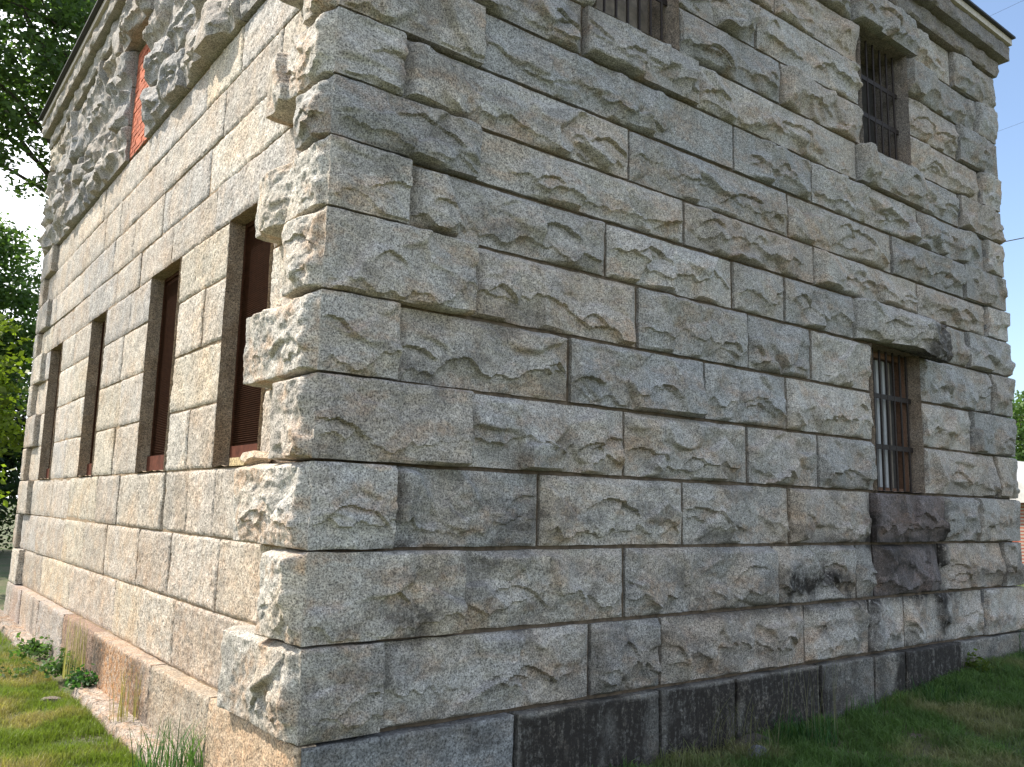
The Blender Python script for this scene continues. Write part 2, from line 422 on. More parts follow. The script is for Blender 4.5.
# ---- front wall courses: (bottom, top, list of joints, blocked ranges)
FR = [
 ('J', 'I', [.59, 2.52, 3.35, 5.5, 6.73, 7.49, 9.49]),
 ('I', 'H', [1.23, 2.92, 5.0, 6.51, 6.87, 8.38, 10.11]),
 ('H', 'G', [.63, 1.96, 3.67, 5.3, 6.85, 8.43, 9.43]),
 ('G', 'F', [1.23, 2.91, 4.63, 5.84, 6.95, 8.08, 10.06]),
 ('F', 'E', [.61, 2.27, 3.98, 5.29, 6.95, 8.08, 9.44]),
 ('E', 'D', [1.25, 3.07, 4.67, 5.77, 6.95, 8.08, 10.02]),
 ('D', 'C', [.65, 2.68, 4.44, 5.3, 6.63, 8.3, 9.43]),
 ('C', 'B', [1.25, 3.70, 5.87, 8.15, 10.03]),
 ('B', 'A', [.55, 2.96, 5.41, 7.57, 9.43]),
 ('A', 'P', [1.27, 4.48, 5.87, 8.25, 10.15]),
 ('P', 'Q', [.6, 2.37, 3.9, 6.83, 8.4, 9.42]),
 ('Q', 'R', [1.25, 2.5, 3.63, 5.32, 6.95, 8.12, 10.09]),
 ('R', 'S', [.6, 2.5, 3.63, 4.9, 6.95, 8.12, 9.48]),
 ('S', 'T', [1.2, 2.5, 3.63, 5.25, 6.95, 8.12, 10.07]),
 ('T', 'U', [.6, 2.25, 3.85, 5.0, 6.84, 8.3, 9.40]),
]
fw_ = MB()
for a, b, js in FR:
    z0, z1 = ZS[a], ZS[b]
    for k in range(len(js)-1):
        u0, u1 = js[k], js[k+1]; um = (u0+u1)/2; zm = (z0+z1)/2
        if any(o[0]-.01 < um < o[1]+.01 and o[2] < zm < o[3] for o in RW): continue
        if (a, round(u0, 2)) in (('D', 6.63), ('H', 6.85), ('P', 2.37), ('P', 6.83), ('T', 2.25), ('T', 6.84)): continue
        j0 = 0.015 if any(abs(u0-o[1]) < .01 and o[2] < zm < o[3] for o in RW) else .085
        j1 = 0.015 if any(abs(u1-o[0]) < .01 and o[2] < zm < o[3] for o in RW) else .085
        amp = random.uniform(.058, .09)*(1 if z0 < 3 else .9)
        col = None
        if a in 'I' and 6.8 < um < 8.4: col = (.17, .145, .14)
        front_stone(fw_, u0, u1, z0, z1, amp=amp, col=col, base=RB+.022+random.uniform(-.010, .012), taper=(j0, j1, .06, .055))
# base course of the front
# mortar and backing sheet with openings
def backing(mb, ops, L, z0, z1, put, m):
    us = sorted(set([0.12, L]+[o[0] for o in ops]+[o[1] for o in ops])); zs = sorted(set([z0, z1]+[o[2] for o in ops]+[o[3] for o in ops]))
    for i in range(len(us)-1):
        for k in range(len(zs)-1):
            um = (us[i]+us[i+1])/2; zm = (zs[k]+zs[k+1])/2
            if any(o[0] < um < o[1] and o[2] < zm < o[3] for o in ops): continue
            put(mb, us[i], us[i+1], zs[k], zs[k+1], m)
def put_r(mb, a, b, c, d, m):
    mb.add([(a, .098, c), (b, .098, c), (b, .098, d), (a, .098, d), (a, .62, c), (b, .62, c), (b, .62, d), (a, .62, d)], [(0, 1, 2, 3), (5, 4, 7, 6), (0, 3, 7, 4), (1, 5, 6, 2), (0, 4, 5, 1), (3, 2, 6, 7)], m=m)
def put_l(mb, a, b, c, d, m):
    mb.add([(LB+.018, a, c), (LB+.018, b, c), (LB+.018, b, d), (LB+.018, a, d), (.68, a, c), (.68, b, c), (.68, b, d), (.68, a, d)], [(3, 2, 1, 0), (4, 5, 6, 7), (4, 7, 3, 0), (2, 6, 5, 1), (1, 5, 4, 0), (7, 6, 2, 3)], m=m)
backing(fw_, RW, RX-.1, -2.2, 7.15, put_r, 1)
fw = fw_.build('front_wall', [M_ROCK, M_MORTAR_D], B_, True, 40)

# ---- left wall courses
LR = [
 ('J', 'I', [1.22, 3.07, 4.25, 5.34, 7.8, 10.02, 11.8]),
 ('I', 'H', [.55, 2.0, 3.36, 4.53, 5.99, 7.23, 8.54, 10.75, 12.3]),
 ('H', 'G', [1.15, 2.2, 2.95, 3.73, 5.6, 6.71, 8.48, 9.76, 11.6]),
 ('G', 'F', [.55, 1.25, 2.3, 3.09, 3.76, 4.87, 6.03, 7.06, 7.95, 9.01, 10.12, 11.12, 12.25]),
 ('F', 'E', [1.15, 1.25, 2.3, 3.76, 4.87, 5.9, 7.06, 7.95, 9.13, 10.12, 11.12, 11.6]),
 ('E', 'D', [.5, 1.25, 2.3, 2.9, 3.76, 4.87, 6.0, 7.06, 7.95, 8.97, 10.12, 11.12, 12.25]),
 ('D', 'C', [1.12, 1.25, 2.3, 3.76, 4.87, 5.76, 7.06, 7.95, 9.17, 10.12, 11.12, 11.6]),
 ('C', 'B', [.45, 2.73, 4.16, 5.49, 6.7, 8.26, 9.5, 11.2, 12.25]),
 ('B', 'A', [1.05, 3.05, 4.66, 5.94, 6.95, 8.9, 11.5]),
 ('A', 'P', [.42, 1.33, 2.73, 4.72, 6.77, 7.66, 9.9, 12.2]),
 ('P', 'Q', [1.02, 2.34, 3.35, 5.52, 7.88, 9.8, 11.5]),
 ('Q', 'R', [.45, 2.3, 4.0, 5.68, 6.6, 8.4, 10.3, 12.2]),
 ('R', 'S', [1.0, 3.1, 4.4, 5.68, 6.6, 7.6, 9.6, 11.5]),
 ('S', 'T', [.45, 1.9, 3.6, 5.68, 6.6, 8.7, 10.5, 12.2]),
 ('T', 'U', [1.0, 2.6, 4.0, 5.45, 6.85, 8.2, 10.0, 11.5]),
]
lw_ = MB(); rk = MB()
for a, b, js in LR:
    z0, z1 = ZS[a], ZS[b]; rocky = a in 'QRST'
    for k in range(len(js)-1):
        y0, y1 = js[k], js[k+1]; ym = (y0+y1)/2; zm = (z0+z1)/2
        if any(o[0]-.01 < ym < o[1]+.01 and o[2] < zm < o[3] for o in LW): continue
        if a == 'T' and abs(y0-5.45) < .01: continue
        if rocky: left_stone(rk, y0, y1, z0, z1, base=.075, amp=.085, kind='rock', col=random.choice([(.33, .315, .29), (.36, .335, .30), (.31, .30, .285)]))
        else: left_stone(lw_, y0, y1, z0, z1)
backing(lw_, LW, LY-.1, -2.2, 7.15, put_l, 1)
lw_.build('tooled_side_wall', [M_SMOOTH, M_MORTAR], B_, True, 40)
rk.build('rock_faced_upper_band', [M_ROCK], B_, True, 40)

# ---- near quoins
course = ['J', 'I', 'H', 'G', 'F', 'E', 'D', 'C', 'B', 'A', 'P', 'Q', 'R', 'S', 'T', 'U']
for i in range(len(course)-1):
    a, b = course[i], course[i+1]
    lr = [r for r in FR if r[0] == a][0][2][0]; ll = [r for r in LR if r[0] == a][0][2][0]
    q = corner_stone(ZS[a], ZS[b], lr, ll, B_, lamp=.05 if ll > .8 else .075, step=.012 if i < 8 else .015, col=(.335, .31, .275) if i == 0 else None)
    q['label'] = ['long', 'short'][lr < 1]+' rock faced corner stone, course %s from the ground' % ['one', 'two', 'three', 'four', 'five', 'six', 'seven', 'eight', 'nine', 'ten', 'eleven', 'twelve', 'thirteen', 'fourteen', 'fifteen'][i]
# ---- far right quoins of the front wall
for a, b, js in FR:
    mb = MB(); front_stone(mb, js[-1], RX, ZS[a], ZS[b], base=.02, amp=.05, taper=(.012, .03, .05, .03))
    # return face round the corner
    mb.box(js[-1]+.02, RX-.006, .05, .9, ZS[a]+.008, ZS[b]-.008, col=(.28, .27, .26))
    mb.build('quoin', [M_ROCK], B_, True, 40)
# ---- far left quoins of the side wall, dressed faces standing proud
for a, b, js in LR:
    mb = MB(); rocky = a in 'QRST'
    left_stone(mb, js[-1], LY, ZS[a], ZS[b], base=.035 if not rocky else .05, amp=.09, kind='rock' if rocky else 'tool', taper=(.01, .01, .05, .04), step=.03, rustk=.6)
    mb.box(.06, .9, js[-1]+.02, LY-.006, ZS[a]+.008, ZS[b]-.008, col=(.36, .34, .31))
    mb.build('quoin', [M_ROCK if rocky else M_SMOOTH], B_, True, 40)

# ---- plinth
fp = MB()
js = [.02, 1.72, 3.3, 4.3, 5.66, 6.68, 7.34, 8.66, 9.7, RX+.02]
for k in range(len(js)-1):
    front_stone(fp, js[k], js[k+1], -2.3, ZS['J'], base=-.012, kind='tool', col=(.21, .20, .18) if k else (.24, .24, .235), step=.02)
lp = MB()
js = [.0, 1.65, 3.25, 5.6, 7.4, 9.2, 10.9, 11.9, LY+.02]
for k in range(len(js)-1):
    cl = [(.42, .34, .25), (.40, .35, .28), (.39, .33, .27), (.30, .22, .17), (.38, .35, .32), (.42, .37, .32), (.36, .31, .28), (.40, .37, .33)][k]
    left_stone(lp, js[k], js[k+1], -2.3, ZS['J'], base=-.002, kind='tool', col=cl)
fp.build('plinth', [M_SMOOTH], B_, True, 40); lp.build('plinth', [M_SMOOTH], B_, True, 40)

# ---- lintels and sills of the front
def big_lintel(U, Z):
    r = sst(7.0, 7.95, U)*(1-sst(8.24, 8.29, U))
    cz = (ZS['D']+ZS['C'])/2
    return .06*sst(6.63, 6.75, U)*(1-sst(8.26, 8.29, U))+.24*r*np.exp(-((Z-cz+.10)/.27)**6)+.03*r*fbm(U*8, Z*8, 3, 3)
mb = MB()
front_stone(mb, 6.63, 8.3, ZS['D']+.01, ZS['C'], base=.04, amp=.075, taper=(.05, .012, .03, .05), hfun=big_lintel, step=.014, col=(.36, .34, .31), ledges=1)
lm = mb.build('lintel', [M_ROCK], B_, True, 40)
# blacken its broken right end
at = lm.data.attributes['stain']; co = np.zeros(len(lm.data.vertices)*3, np.float32); lm.data.vertices.foreach_get('co', co); co = co.reshape(-1, 3)
dz = .13*sst(7.5, 8.1, co[:, 0])*(1-sst(-.10, .02, co[:, 1]))*(1-sst(2.32, 2.75, co[:, 2])); dz += .02*sst(7.6, 8., co[:, 0])*fbm(co[:, 0]*9, co[:, 2]*9, 3, 2)
co[:, 2] -= dz; lm.data.vertices.foreach_set('co', co.astype(np.float32).ravel()); lm.data.update()
sv = sst(7.62, 8.1, co[:, 0]+.25*fbm(co[:, 0]*3, co[:, 2]*4, 3, 9)-.9*(co[:, 2]-2.5))
at.data.foreach_set('value', (np.clip(sv, 0, 1)*.85).astype(np.float32))
rs = lm.data.attributes['rust']; rv = np.exp(-((co[:, 0]-8.1)/.12)**2-((co[:, 2]-2.66)/.1)**2); rs.data.foreach_set('value', rv.astype(np.float32))
lm['label'] = 'heavy projecting lintel with a black broken right end'
for (u0, u1) in ((2.25, 3.85), (6.84, 8.3)):
    mb = MB(); front_stone(mb, u0, u1, ZS['T']+.008, ZS['U'], base=.0, amp=.075, taper=(.03, .02, .02, .05), step=.02, hfun=lambda U, Z: .03+0*U)
    mb.build('lintel', [M_ROCK], B_, True, 40)
for (u0, u1, a, b) in ((2.37, 3.9, 'P', 'Q'), (6.83, 8.4, 'P', 'Q'), (6.85, 8.43, 'H', 'G')):
    mb = MB(); front_stone(mb, u0, u1, ZS[a], ZS[b]-.004, base=.01, amp=.06, taper=(.03, .03, .07, .012), step=.018, col=(.19, .16, .155) if a == 'H' else (.36, .34, .31), xtra=.1 if a == 'H' else 0)
    s = mb.build('window_sill', [M_ROCK], B_, True, 40)
    if a == 'H': s['label'] = 'purplish brown stone sill with black run-off stains'
# side wall lintel over the bricked window
mb = MB(); left_stone(mb, 5.45, 6.85, ZS['T']+.005, ZS['U'], base=.02, amp=.11, kind='rock', col=(.33, .31, .28), taper=(.03, .03, .03, .05), step=.022, hfun=lambda U, Z: .05+0*U)
mb.build('lintel', [M_ROCK], B_, True, 40)

# ---- jambs: rough stone reveals
def reveal(mb, o, side, depth, col, stain=0.):
    a, b, c, d = o
    def sheet(P, Q, n1, n2, nrm, flip):
        s, t = np.meshgrid(np.linspace(0, 1, n1), np.linspace(0, 1, n2))
        P0, PU, PV = [np.array(x, float) for x in (P, Q[0], Q[1])]
        V = P0+s[..., None]*PU+t[..., None]*PV
        L1 = np.linalg.norm(PU); L2 = np.linalg.norm(PV)
        h = .012+.010*fbm(s*L1*6+P0[2], t*L2*6+P0[0]*3, 4, 12, .6)
        V = V+np.array(nrm)*h[..., None]
        mb.add(V.reshape(-1, 3), grid_faces(n1, n2, flip), col=col, stain=stain)
    if side == 'R':
        y0 = .035; n = int(depth/.03)+2; m_ = int((d-c)/.03)
        sheet((b, y0, c), ((0, depth, 0), (0, 0, d-c)), n, m_, (-1, 0, 0), True)
        sheet((a, y0, c), ((0, depth, 0), (0, 0, d-c)), n, m_, (1, 0, 0), False)
        sheet((a, y0, d), ((b-a, 0, 0), (0, depth, 0)), int((b-a)/.03), n, (0, 0, -1), False)
        sheet((a, y0, c), ((b-a, 0, 0), (0, depth, 0)), int((b-a)/.03), n, (0, 0, 1), True)
    else:
        x0 = LB-.012; n = int(depth/.03)+2; m_ = int((d-c)/.03)
        sheet((x0, b, c), ((depth, 0, 0), (0, 0, d-c)), n, m_, (0, -1, 0), True)
        sheet((x0, a, c), ((depth, 0, 0), (0, 0, d-c)), n, m_, (0, 1, 0), False)
        sheet((x0, a, d), ((0, b-a, 0), (depth, 0, 0)), int((b-a)/.03), n, (0, 0, -1), True)
        sheet((x0, a, c), ((0, b-a, 0), (depth, 0, 0)), int((b-a)/.03), n, (0, 0, 1), False)
for k, o in enumerate(RW):
    mb = MB(); reveal(mb, o, 'R', .55, [(.27, .215, .165), (.30, .25, .2), (.25, .215, .185)][k])
    mb.build('window_reveal', [M_ROCK], B_, True, 50)
for k, o in enumerate(LW[:4]):
    mb = MB(); reveal(mb, o, 'L', .40, (.34, .27, .19), .12)
    mb.build('window_reveal', [M_ROCK], B_, True, 50)
mb = MB(); reveal(mb, LW[4], 'L', .25, (.30, .27, .24)); mb.build('window_reveal', [M_ROCK], B_, True, 50)

# ---- side windows: ribbed steel screens
for k, (a, b, c, d) in enumerate(LW[:4]):
    xs = LB+.13; pit = .0185
    fr = MB()
    fr.box(xs+.0, xs+.05, a+.01, a+.045, c+.02, d-.01); fr.box(xs+.0, xs+.05, b-.045, b-.01, c+.02, d-.01)
    fr.box(xs+.001, xs+.05, a+.045, b-.045, d-.05, d-.012); fr.box(xs+.001, xs+.05, a+.045, b-.045, c+.02, c+.05)
    w = fr.build('window_screen', [M_SCREEN], B_)
    sc = MB(); n = int((d-c-.30)/pit); z0 = c+.22
    V = []; Q = []
    for i in range(n):
        z = z0+i*pit
        for (dx, dz) in ((.024, 0), (.002, .005), (.002, .0085), (.024, .0125)):
            V += [(xs+dx, a+.05, z+dz), (xs+dx, b-.05, z+dz)]
    nr = len(V)//2
    Q = [(2*i, 2*i+2, 2*i+3, 2*i+1) for i in range(nr-1)]
    sc.add(V, Q); sc.box(xs+.026, xs+.03, a+.05, b-.05, c+.05, d-.05)
    sc.build('ribbed_sheet', [M_SCREEN], w)
    pl = MB(); pl.box(xs-.03, xs+.004, a+.06, b-.03 if k else b-.12, c+.03, c+.19); pl.build('bottom_plate', [M_PLATE], w)
# ---- bricked up window
mb = MB(); a, b, c, d = LW[4]
mb.box(.135, .25, a+.003, b-.003, c+.003, d-.003, col=(.30, .20, .15), m=1)
nz = 0; z = c+.01
while z < d-.06:
    y = a+.008-(.11 if nz % 2 else 0)
    while y < b-.01:
        y0, y1 = max(y, a+.008), min(y+.205, b-.008)
        if y1-y0 > .03:
            cc = np.array((.50, .15, .08))*random.uniform(.7, 1.15); x = .118+random.uniform(-.003, .006)
            mb.box(x, .15, y0, y1, z, z+.062, col=tuple(cc))
        y += .215
    z += .073; nz += 1
M_BRICK = vcol('orange_red_brick', .85, 0, .2, 40, .3)
mb.build('brick_infill', [M_BRICK, M_MORTAR], B_)

# ---- barred windows
def bars(o, depth, nb, zc):
    a, b, c, d = o
    m = MB(); y = depth
    for zz in zc: m.box(a-.02, b+.02, y-.006, y+.006, zz-.03, zz+.03)
    g = m.build('window_grille', [M_IRON], B_)
    for i in range(nb):
        x = a+(b-a)*(i+.6)/(nb+.2)
        t = MB(); t.tube([(x, y, c+.002), (x, y, d-.002)], .0135, 8); t.build('bar', [M_IRON], g)
bars(RW[0], .17, 7, (1.13, 1.74)); bars(RW[1], .19, 7, (5.36, 5.86)); bars(RW[2], .19, 7, (5.33, 5.83))
# lower window: timber frame and white slats behind the bars
a, b, c, d = RW[0]
wf = MB(); wf.box(b-.10, b-.012, .235, .34, c+.01, d-.02); wf.box(a+.012, a+.08, .235, .34, c+.01, d-.02); wf.box(a+.08, b-.10, .24, .34, d-.09, d-.02); wf.box(a+.08, b-.10, .24, .34, c+.012, c+.06)
f = wf.build('window_frame', [M_WOOD], B_)
for i in range(6):
    x = a+.12+i*.145; s = MB(); s.box(x, x+(.055 if i in (2, 3, 4) else .03), .30, .325, c+.07, d-.10, col=(.6,)*3); s.build('slat', [M_SLAT if i in (2, 3, 4) else M_BOARD], f)
s = MB(); s.box(a+.1, b-.1, .33, .35, c+.06, d-.09); s.build('dark_interior_panel', [M_DARK], f)  # dark backing painted in for the unlit room behind the slats
# upper window: boards behind the bars
a, b, c, d = RW[1]
f = MB(); f.box(a+.01, b-.01, .50, .53, c, d); f = f.build('window_boarding', [M_DARK], B_)
x = a+.02
while x < b-.1:
    s = MB(); s.box(x, x+.135, .44, .465, c+.01, d-.02); s.build('board', [M_BOARD], f); x += .158
a, b, c, d = RW[2]
f = MB(); f.box(a+.01, b-.01, .52, .55, c, d); f.build('dark_interior_sheet', [M_DARK], B_)  # dark sheet closes the opening, in place of the shade inside

# ---- mason's debris at the near window of the side wall
mb = MB(); mb.box(LB-.04, LB+.12, 1.45, 1.78, ZS['G']+.004, ZS['G']+.07, col=(.5, .38, .2)); mb.build('sill_slip', [M_SMOOTH], B_)

# ---- frieze, cornice, eaves and roof
def band(name, z0, z1, fx, lx, mat, colr, coll, step=.04, amp=.02, seg=1.3, rocky=False):
    mb = MB()
    u = lx
    u = -lx if False else 0
    xs = [-fx*0-lx]
    x = -lx
    while x < RX+.0:
        x2 = min(x+seg*random.uniform(.8, 1.3), RX+fx)
        if RX+fx-x2 < .4: x2 = RX+fx
        U, Z = np.meshgrid(axis(x+.003, x2-.003, step), axis(z0, z1, step*.7))
        h = amp*(.5+fbm(U*3, Z*4, 4, 3))*(1 if rocky else .3)*sst(0, .03, Z-z0)*sst(0, .03, z1-Z)
        put_grid(mb, U, -fx-h, Z, np.array(colr)*random.uniform(.9, 1.1), .12, lambda V: np.stack([V[:, 0], np.full(len(V), .3), V[:, 2]], -1))
        x = x2
        if x2 >= RX+fx-.001: break
    y = -fx+.004
    while True:
        y2 = min(y+seg*random.uniform(.8, 1.3), LY+lx)
        if LY+lx-y2 < .4: y2 = LY+lx
        U, Z = np.meshgrid(axis(y+.003, y2-.003, step), axis(z0, z1, step*.7))
        h = amp*(.5+fbm(U*3, Z*4, 4, 3))*(1 if rocky else .5)*sst(0, .03, Z-z0)*sst(0, .03, z1-Z)
        put_grid(mb, -lx-h, U, Z, np.array(coll)*random.uniform(.9, 1.1), .0, lambda V: np.stack([np.full(len(V), .3), V[:, 1], V[:, 2]], -1), flip=True)
        y = y2
        if y2 >= LY+lx-.001: break
    # fill round the other two sides
    mb.box(.32, RX+fx-.01, .3, LY+lx-.01, z0+.003, z1-.003, col=colr)
    return mb.build(name, mat, B_, True, 40)
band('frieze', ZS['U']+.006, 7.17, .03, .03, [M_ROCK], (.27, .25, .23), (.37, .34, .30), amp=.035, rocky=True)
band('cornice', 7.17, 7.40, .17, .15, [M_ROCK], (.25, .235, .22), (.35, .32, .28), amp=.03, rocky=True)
mb = MB(); mb.box(-.20, RX+.17, -.22, LY+.17, 7.404, 7.50); mb.build('fascia', [M_PAINT], B_)
mb = MB(); e = .27
mb.box(-e, RX+e-.08, -e, LY+e-.08, 7.503, 7.53); mb.build('roof_edge', [M_EDGE], B_)
mb = MB(); e = .26; z = 7.533; h = 1.5
mb.add([(-e, -e, z), (RX+e-.08, -e, z), (RX+e-.08, LY+e-.08, z), (-e, LY+e-.08, z), (5.3, 5.0, z+h), (5.3, 7.6, z+h)], [(1, 2, 5, 4), (3, 0, 4, 5)], [(0, 1, 4), (2, 3, 5)])
mb.build('roof', [M_ROOF], B_)
# the two walls the photograph does not show
mb = MB(); mb.box(RX-.62, RX-.05, .65, LY-.05, -2.2, 7.15, col=(.27, .265, .255)); mb.build('east_wall', [M_ROCK], B_)
mb = MB(); mb.box(.7, RX-.65, LY-.62, LY-.05, -2.2, 7.15, col=(.3, .28, .26)); mb.build('rear_wall', [M_ROCK], B_)

link = _link0
# ------------------------------------------------------------------ ground
def gz(x, y):
    x = np.asarray(x, float); y = np.asarray(y, float)
    base = -1.87+.09*sst(-.4, .4, x)+.27*sst(5.2, 10.5, x)-.05*sst(0, 2.5, -y)
    return base+.02*fbm(x*.6, y*.6, 3, 2)
M_GROUND, nt, b = nmat('lawn_soil')
P = N(nt, 'ShaderNodeNewGeometry').outputs['Position']
n1 = noise(nt, P, 1.3, 5, .6); n2 = noise(nt, P, 24, 5, .7)
c = mix(nt, ramp(nt, n1, [(.4, 0.), (.62, 1.)]), (.07, .10, .028), (.12, .11, .055))
c = mix(nt, 1., c, ramp(nt, n2, [(.3, .6), (.7, 1.35)]), 'MULTIPLY')
nt.links.new(c, b.inputs['Base Color']); b.inputs['Roughness'].default_value = .95
bp = N(nt, 'ShaderNodeBump'); bp.inputs['Distance'].default_value = .03; nt.links.new(n2, bp.inputs['Height']); nt.links.new(bp.outputs[0], b.inputs['Normal'])
ax = np.unique(np.concatenate([np.linspace(-900, -20, 15), np.linspace(-20, -3, 18), np.linspace(-3, 14, 120), np.linspace(14, 40, 20), np.linspace(40, 900, 15)]))
ay = np.unique(np.concatenate([np.linspace(-900, -20, 12), np.linspace(-20, -6, 12), np.linspace(-6, 26, 200), np.linspace(26, 60, 16), np.linspace(60, 900, 15)]))
U, V_ = np.meshgrid(ax, ay)
mb = MB(); mb.add(np.stack([U, V_, gz(U, V_)], -1).reshape(-1, 3), grid_faces(len(ax), len(ay)))
tag(mb.build('ground', [M_GROUND], None, True), 'lawn around the stone building, grass and bare soil', 'ground', kind='structure')

# stone footing kerb along the side wall
def kerb(y0, y1, label, x0=-.22, x1=.02, z1=-1.735):
    mb = MB(); y = y0
    while y < y1-.05:
        y2 = min(y+random.uniform(.9, 1.5), y1)
        U, Z = np.meshgrid(axis(y+.006, y2-.006, .025), np.concatenate([np.linspace(-2.05, z1-.004, 14), np.linspace(z1, z1, 12)]))
        row = np.arange(26)[:, None]
        X = np.where(row < 14, x0+0*U, x0+(x1-x0)*((row-13)/12.)+0*U)
        n = fbm(U*5, X*9+Z*7, 4, 21, .6)
        edge = np.exp(-((row-13.)/2.)**2)*(.02+.05*np.clip(pn(U*1.9, U*0, 4), 0, 1))
        X2 = X-np.where(row < 14, .02*n, 0)+edge; Z2 = Z+np.where(row >= 14, .014*n, 0)-edge*.4
        cc = np.array((.36, .31, .26))*random.uniform(.85, 1.1)
        mb.add(np.stack([X2, U, Z2], -1).reshape(-1, 3), grid_faces(U.shape[1], 26, True), col=cc, stain=np.stack([0*n.ravel()+.1, .6*np.clip(.5+n.ravel(), 0, 1)], -1))
        y = y2
    o = mb.build('stone_kerb', [M_SMOOTH], None, True, 50)
    return tag(o, label, 'kerb', 'worn stone kerb pieces along the foot of the side wall')
kerb(1.2, 5.35, 'worn pinkish stone kerb at the foot of the side wall, the longer stretch nearer the corner')
kerb(8.6, 13.2, 'sunlit stone kerb at the far end of the side wall beyond the leafy weeds')

# ------------------------------------------------------------------ grass and plants
M_GRASS = vcol('grass_blades', .6, .35, .3, 3, .2)
M_LEAF = vcol('leaves', .55, .45, .35, 2, .2)
M_BARK = vcol('bark', .9, 0, .2, 8, .35)
def blades(mb, x, y, z, h, w, col, lean=.45, seed=0):
    r = np.random.RandomState(seed); n = len(x)
    a = r.rand(n)*2*np.pi; ux, uy = np.cos(a)*w/2, np.sin(a)*w/2
    b = r.rand(n)*2*np.pi; l = h*lean*r.rand(n)**.7; lx, ly = np.cos(b)*l, np.sin(b)*l
    V = np.zeros((n, 5, 3))
    V[:, 0] = np.stack([x-ux, y-uy, z], -1); V[:, 1] = np.stack([x+ux, y+uy, z], -1)
    V[:, 2] = np.stack([x+ux*.8+lx*.35, y+uy*.8+ly*.35, z+h*.55], -1); V[:, 3] = np.stack([x-ux*.8+lx*.35, y-uy*.8+ly*.35, z+h*.55], -1)
    V[:, 4] = np.stack([x+lx*1.2, y+ly*1.2, z+h*(1-.3*lean)], -1)
    i = np.arange(n)*5
    mb.add(V.reshape(-1, 3), np.stack([i, i+1, i+2, i+3], -1), np.stack([i+3, i+2, i+4], -1), col=np.repeat(col, 5, 0))
def lawn(n, xr, yr, keep, hh, seed, green, dry, dryth):
    r = np.random.RandomState(seed)
    x = r.uniform(*xr, n); y = r.uniform(*yr, n)
    k = keep(x, y); x, y = x[k], y[k]
    cl = fbm(x*2.2, y*2.2, 3, 5); cl2 = fbm(x*.8, y*.8, 3, 6)
    k = r.rand(len(x)) < np.clip(.75+.9*cl, .25, 1); x, y, cl, cl2 = x[k], y[k], cl[k], cl2[k]
    n = len(x)
    h = hh*(.5+r.rand(n))*(1+.5*cl)
    f = np.clip((cl2-dryth)*2.2+.35*r.rand(n), 0, 1)[:, None]
    col = np.array(green)*(1-f)+np.array(dry)*f
    col = col*(.7+.6*r.rand(n))[:, None]
    return x, y, gz(x, y)-.005, h, .0055+.003*r.rand(n), col
mb = MB()
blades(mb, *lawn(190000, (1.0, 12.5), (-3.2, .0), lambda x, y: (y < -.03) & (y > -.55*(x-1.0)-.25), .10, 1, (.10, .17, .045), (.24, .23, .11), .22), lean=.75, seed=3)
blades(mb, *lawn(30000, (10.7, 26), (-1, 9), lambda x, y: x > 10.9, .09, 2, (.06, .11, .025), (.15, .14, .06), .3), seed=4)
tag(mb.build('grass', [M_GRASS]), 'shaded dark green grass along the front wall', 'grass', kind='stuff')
mb = MB()
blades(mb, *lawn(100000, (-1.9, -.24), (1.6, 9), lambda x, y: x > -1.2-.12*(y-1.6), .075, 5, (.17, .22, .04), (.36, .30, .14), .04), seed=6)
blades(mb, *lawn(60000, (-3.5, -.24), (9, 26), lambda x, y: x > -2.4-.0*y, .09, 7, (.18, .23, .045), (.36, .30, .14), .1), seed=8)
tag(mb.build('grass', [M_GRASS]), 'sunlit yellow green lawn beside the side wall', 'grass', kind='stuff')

def leaf_quads(mb, C, size, colr, r, flat=.5):
    n = len(C); d = r.randn(n, 3); d[:, 2] *= flat; d /= np.linalg.norm(d, axis=1)[:, None]
    e = r.randn(n, 3); e -= d*(e*d).sum(1)[:, None]; e /= np.linalg.norm(e, axis=1)[:, None]
    s = size*(.6+.8*r.rand(n))[:, None]
    V = np.stack([C-d*s*.5, C+e*s*.28-d*s*.05, C+d*s*.5, C-e*s*.28-d*s*.05], 1)
    i = np.arange(n)*4
    mb.add(V.reshape(-1, 3), np.stack([i, i+1, i+2, i+3], -1), col=np.repeat(colr, 4, 0))
def weed(name, x, y, z, rad, h, n, size, col, label, group=None, seed=0):
    r = np.random.RandomState(seed); mb = MB()
    for k in range(max(5, n//14)):
        a = r.rand()*6.28; rr = rad*r.rand()**.6; p = (x+rr*math.cos(a), y+rr*1.3*math.sin(a), z+h*(.5+.5*r.rand())*(1-.4*rr/rad))
        mb.tube([(x+rr*.3*math.cos(a), y+rr*.3*math.sin(a), z), ((x+p[0])/2, (y+p[1])/2, z+.6*(p[2]-z)), p], [.004, .003, .0015], 4, col=tuple(np.array(col)*.9))
        m = 14; t = r.rand(m)[:, None]; base = np.array((x+rr*.3*math.cos(a), y+rr*.3*math.sin(a), z))
        C = base+(np.array(p)-base)*(.3+.75*t)+r.randn(m, 3)*.035
        leaf_quads(mb, C, size, np.array(col)*(.6+.8*r.rand(m))[:, None], r, .5)
    return tag(mb.build(name, [M_LEAF]), label, 'plant', group)
g = 'leafy weeds growing along the stone kerb'
weed('weed', -.14, 5.35, -1.75, .17, .26, 260, .055, (.05, .12, .035), 'dark green leafy weed in front of the rust stained plinth stone', g, 1)
weed('weed', -.16, 6.35, -1.78, .26, .30, 300, .06, (.09, .17, .05), 'bright green leafy weed between the rusty plinth stone and the far kerb', g, 12)
weed('weed', -.22, 8.0, -1.8, .32, .34, 260, .07, (.10, .18, .05), 'farthest leafy weed at the foot of the side wall', g, 3)
